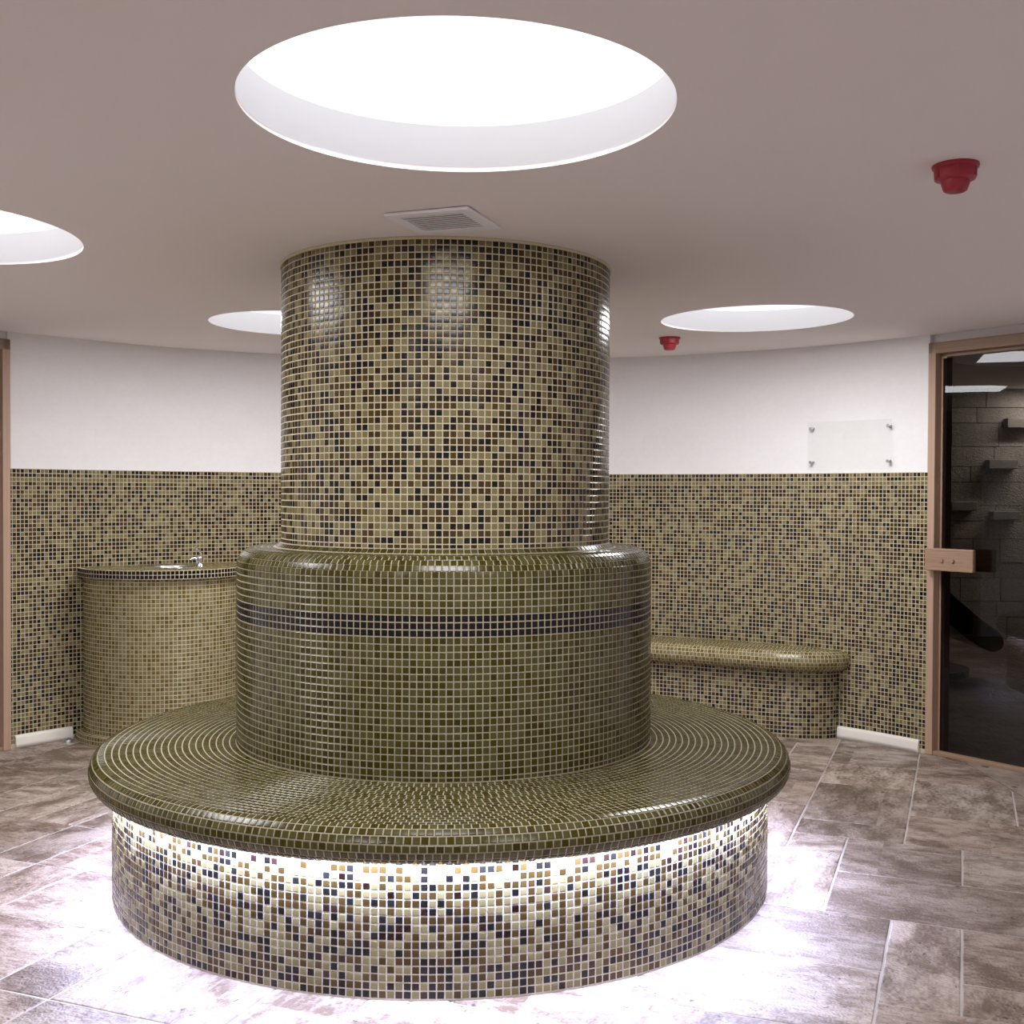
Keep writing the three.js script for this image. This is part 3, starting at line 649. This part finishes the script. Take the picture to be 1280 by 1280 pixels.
// ------------------------------------------------------------------ the room behind the glass door
{
  const X0 = 2.55, X1 = 6.2, Z = -6.3, Ht = 2.3;
  const stoneBase = new THREE.MeshStandardMaterial({ color: lin(0.30, 0.275, 0.25), roughness: 0.95 });
  const stones = [[0.43, 0.41, 0.375], [0.38, 0.36, 0.33], [0.47, 0.45, 0.41], [0.41, 0.385, 0.35]].map((c, i) => new THREE.MeshStandardMaterial({ map: groutTex, bumpMap: TRAV[i % 2][1], bumpScale: 0.004, color: lin(...c), roughness: 0.85 }));
  const sw = struct(obj('wall_stone', box(X1 - X0, Ht, 0.15, (X0 + X1) / 2, Ht / 2, Z - 0.09), stoneBase), 'pale stone block wall with projecting bricks behind the tinted glass door', 'wall');
  const r = rngOf(77);
  const heights = [0.21, 0.14, 0.21, 0.14, 0.21, 0.16, 0.14, 0.21, 0.14, 0.18, 0.21, 0.14, 0.21];
  let y = 0;
  heights.forEach((h) => {
    if (y + h > Ht) return;
    let x = X0 + 0.9 - r() * 0.3;
    while (x < X1) {
      const w = 0.22 + 0.3 * r(), g = box(w - 0.006, h - 0.006, 0.03, 0, 0, 0);
      const uv = g.attributes.uv; const ou = r(), ov = r(); for (let i = 0; i < uv.count; i++) uv.setXY(i, uv.getX(i) * w * 0.8 + ou, uv.getY(i) * h * 0.8 + ov);
      obj('stone', g.translate(x + w / 2, y + h / 2, Z + r() * 0.006), stones[Math.floor(r() * 4)], sw);
      x += w;
    }
    y += h;
  });
  for (const [x0, x1, y0, y1] of [[4.64, 4.93, 1.905, 1.99], [4.48, 4.74, 1.54, 1.62], [4.15, 4.38, 1.165, 1.245], [4.52, 4.76, 1.085, 1.16]]) obj('projecting_brick', box(x1 - x0, y1 - y0, 0.12, (x0 + x1) / 2, (y0 + y1) / 2, Z + 0.05, 0.006), stones[2], sw);
  // shell of that room
  const nb = struct(obj('wall_sauna_left', box(0.12, Ht, 4.2, X0 - 0.1, Ht / 2, -4.35), plaster), 'plaster side wall of the room behind the glass door', 'wall');
  struct(obj('wall_sauna_right', box(0.12, Ht, 7.4, X1 + 0.06, Ht / 2, -2.7), plaster), 'far plaster side wall of the room behind the glass door', 'wall');
  struct(obj('wall_sauna_front', box(3.2, Ht, 0.12, 4.75, Ht / 2, 0.95), plaster), 'plaster wall closing the room behind the glass door', 'wall');
  const cs = new THREE.Shape([[X0 - 0.15, Z], [X1 + 0.1, Z], [X1 + 0.1, 1], [3.24, 1], [3.24, 0.2], [rEnd[0] + 0.16, rEnd[1]], [dR.o[0] + 0.16, dR.o[1] - 0.12], [X0 - 0.15, -2.25]].map(([x, z]) => new THREE.Vector2(x, -z)));
  struct(obj('ceiling_sauna', new THREE.ExtrudeGeometry(cs, { depth: 0.1, bevelEnabled: false }).rotateX(-Math.PI / 2).translate(0, 2.26, 0), ceilingPaint), 'plaster ceiling of the room behind the glass door', 'ceiling');
  const fl = struct(obj('floor_sauna', box(X1 - X0 + 0.2, 0.02, 7.2, (X0 + X1) / 2, -0.008, -2.7), slabMaterials[1]), 'stone floor of the room behind the glass door', 'floor');
  fl.visible = true;
  // wash light over the stone wall
  const lamp = thing('wall_wash_light', 'slim white ceiling light washing the stone wall behind the glass door', 'light', [5.35, 2.255, Z + 0.32]);
  obj('light_bar', box(1.3, 0.02, 0.06, 0, -0.012, 0, 0.004), new THREE.MeshStandardMaterial({ color: lin(0.8, 0.8, 0.8), emissive: lin(1, 0.95, 0.88), emissiveIntensity: 2, roughness: 0.6 }), lamp);
  const l = new THREE.RectAreaLight(lin(1, 0.95, 0.88), 170, 1.3, 0.05); l.position.set(5.35, 2.23, Z + 0.32); l.lookAt(5.35, -5, Z + 0.2); scene.add(l);
  // tiled lounger
  const lo = thing('tiled_lounger', 'dark tiled sloping lounger with rounded foot seen through the glass door', 'lounger', [3.42, 0, -4.05]);
  const s = new THREE.Shape();
  s.moveTo(-0.42, 0.86); s.bezierCurveTo(-0.2, 0.72, 0.0, 0.5, 0.2, 0.36); s.bezierCurveTo(0.3, 0.31, 0.3, 0.2, 0.2, 0.21); s.bezierCurveTo(0.05, 0.26, -0.02, 0.36, -0.12, 0.42); s.lineTo(-0.42, 0.58); s.closePath();
  obj('couch', new THREE.ExtrudeGeometry(s, { depth: 0.6, bevelEnabled: true, bevelSize: 0.012, bevelThickness: 0.012, bevelSegments: 2, curveSegments: 16 }).translate(0, 0, -0.6), TILE_MATERIAL.moss[0], lo);
  obj('pedestal', box(0.32, 0.5, 0.5, -0.26, 0.25, -0.3, 0.02), TILE_MATERIAL.moss[1], lo);
  obj('foot_disc', new THREE.CylinderGeometry(0.36, 0.36, 0.05, 48).translate(-0.22, 0.027, -0.3), TILE_MATERIAL.moss[2], lo);
}

// plain cabin behind the door beside the basin counter
{
  const cab = (name, g, m, label, cat) => struct(obj(name, g, m), label, cat);
  cab('wall_cabin_back', box(0.12, 2.3, 3.4, -4.56, 1.15, -1.9), plaster, 'plaster back wall of the cabin behind the other door', 'wall');
  cab('wall_cabin_left', box(1.6, 2.3, 0.12, -3.8, 1.15, -0.15), plaster, 'plaster side wall of the cabin behind the other door', 'wall');
  cab('wall_cabin_right', box(2.2, 2.3, 0.12, -3.5, 1.15, -3.55), plaster, 'far plaster side wall of the cabin behind the other door', 'wall');
  const cs = new THREE.Shape([[-4.6, -0.1], [-3.2, -0.1], [-3.05, -1.04], [-2.52, -1.86], [-2.6, -3.6], [-4.6, -3.6]].map(([x, z]) => new THREE.Vector2(x, -z)));
  cab('ceiling_cabin', new THREE.ExtrudeGeometry(cs, { depth: 0.08, bevelEnabled: false }).rotateX(-Math.PI / 2).translate(0, 2.26, 0), ceilingPaint, 'plaster ceiling of the cabin behind the other door', 'ceiling');
}
// blue lit panel on the side wall, out of frame; the column and the seat edge mirror it
{
  const blue = lin(0.13, 0.1, 1.0), t = thing('blue_light_panel', 'slim blue glowing wall panel on the long side wall beyond the glass door', 'light panel', [3.05, 1.3, 2.35], -Math.PI / 2);
  obj('frame', merge([box(0.34, 0.02, 0.03, 0, 0.01, 0), box(0.34, 0.02, 0.03, 0, 0.77, 0), box(0.02, 0.78, 0.03, -0.16, 0.39, 0), box(0.02, 0.78, 0.03, 0.16, 0.39, 0)]), greyMetal, t);
  obj('light_screen', box(0.3, 0.74, 0.012, 0, 0.39, 0.008), new THREE.MeshStandardMaterial({ color: lin(0.1, 0.1, 0.3), emissive: blue, emissiveIntensity: 0.7, roughness: 0.5 }), t);
  const l = new THREE.RectAreaLight(blue, 0.9, 0.3, 0.74); l.position.set(3.02, 1.69, 2.35); l.lookAt(0, 1.69, 2.35); scene.add(l);
}
scene.add(camera);
renderer.render(scene, camera);
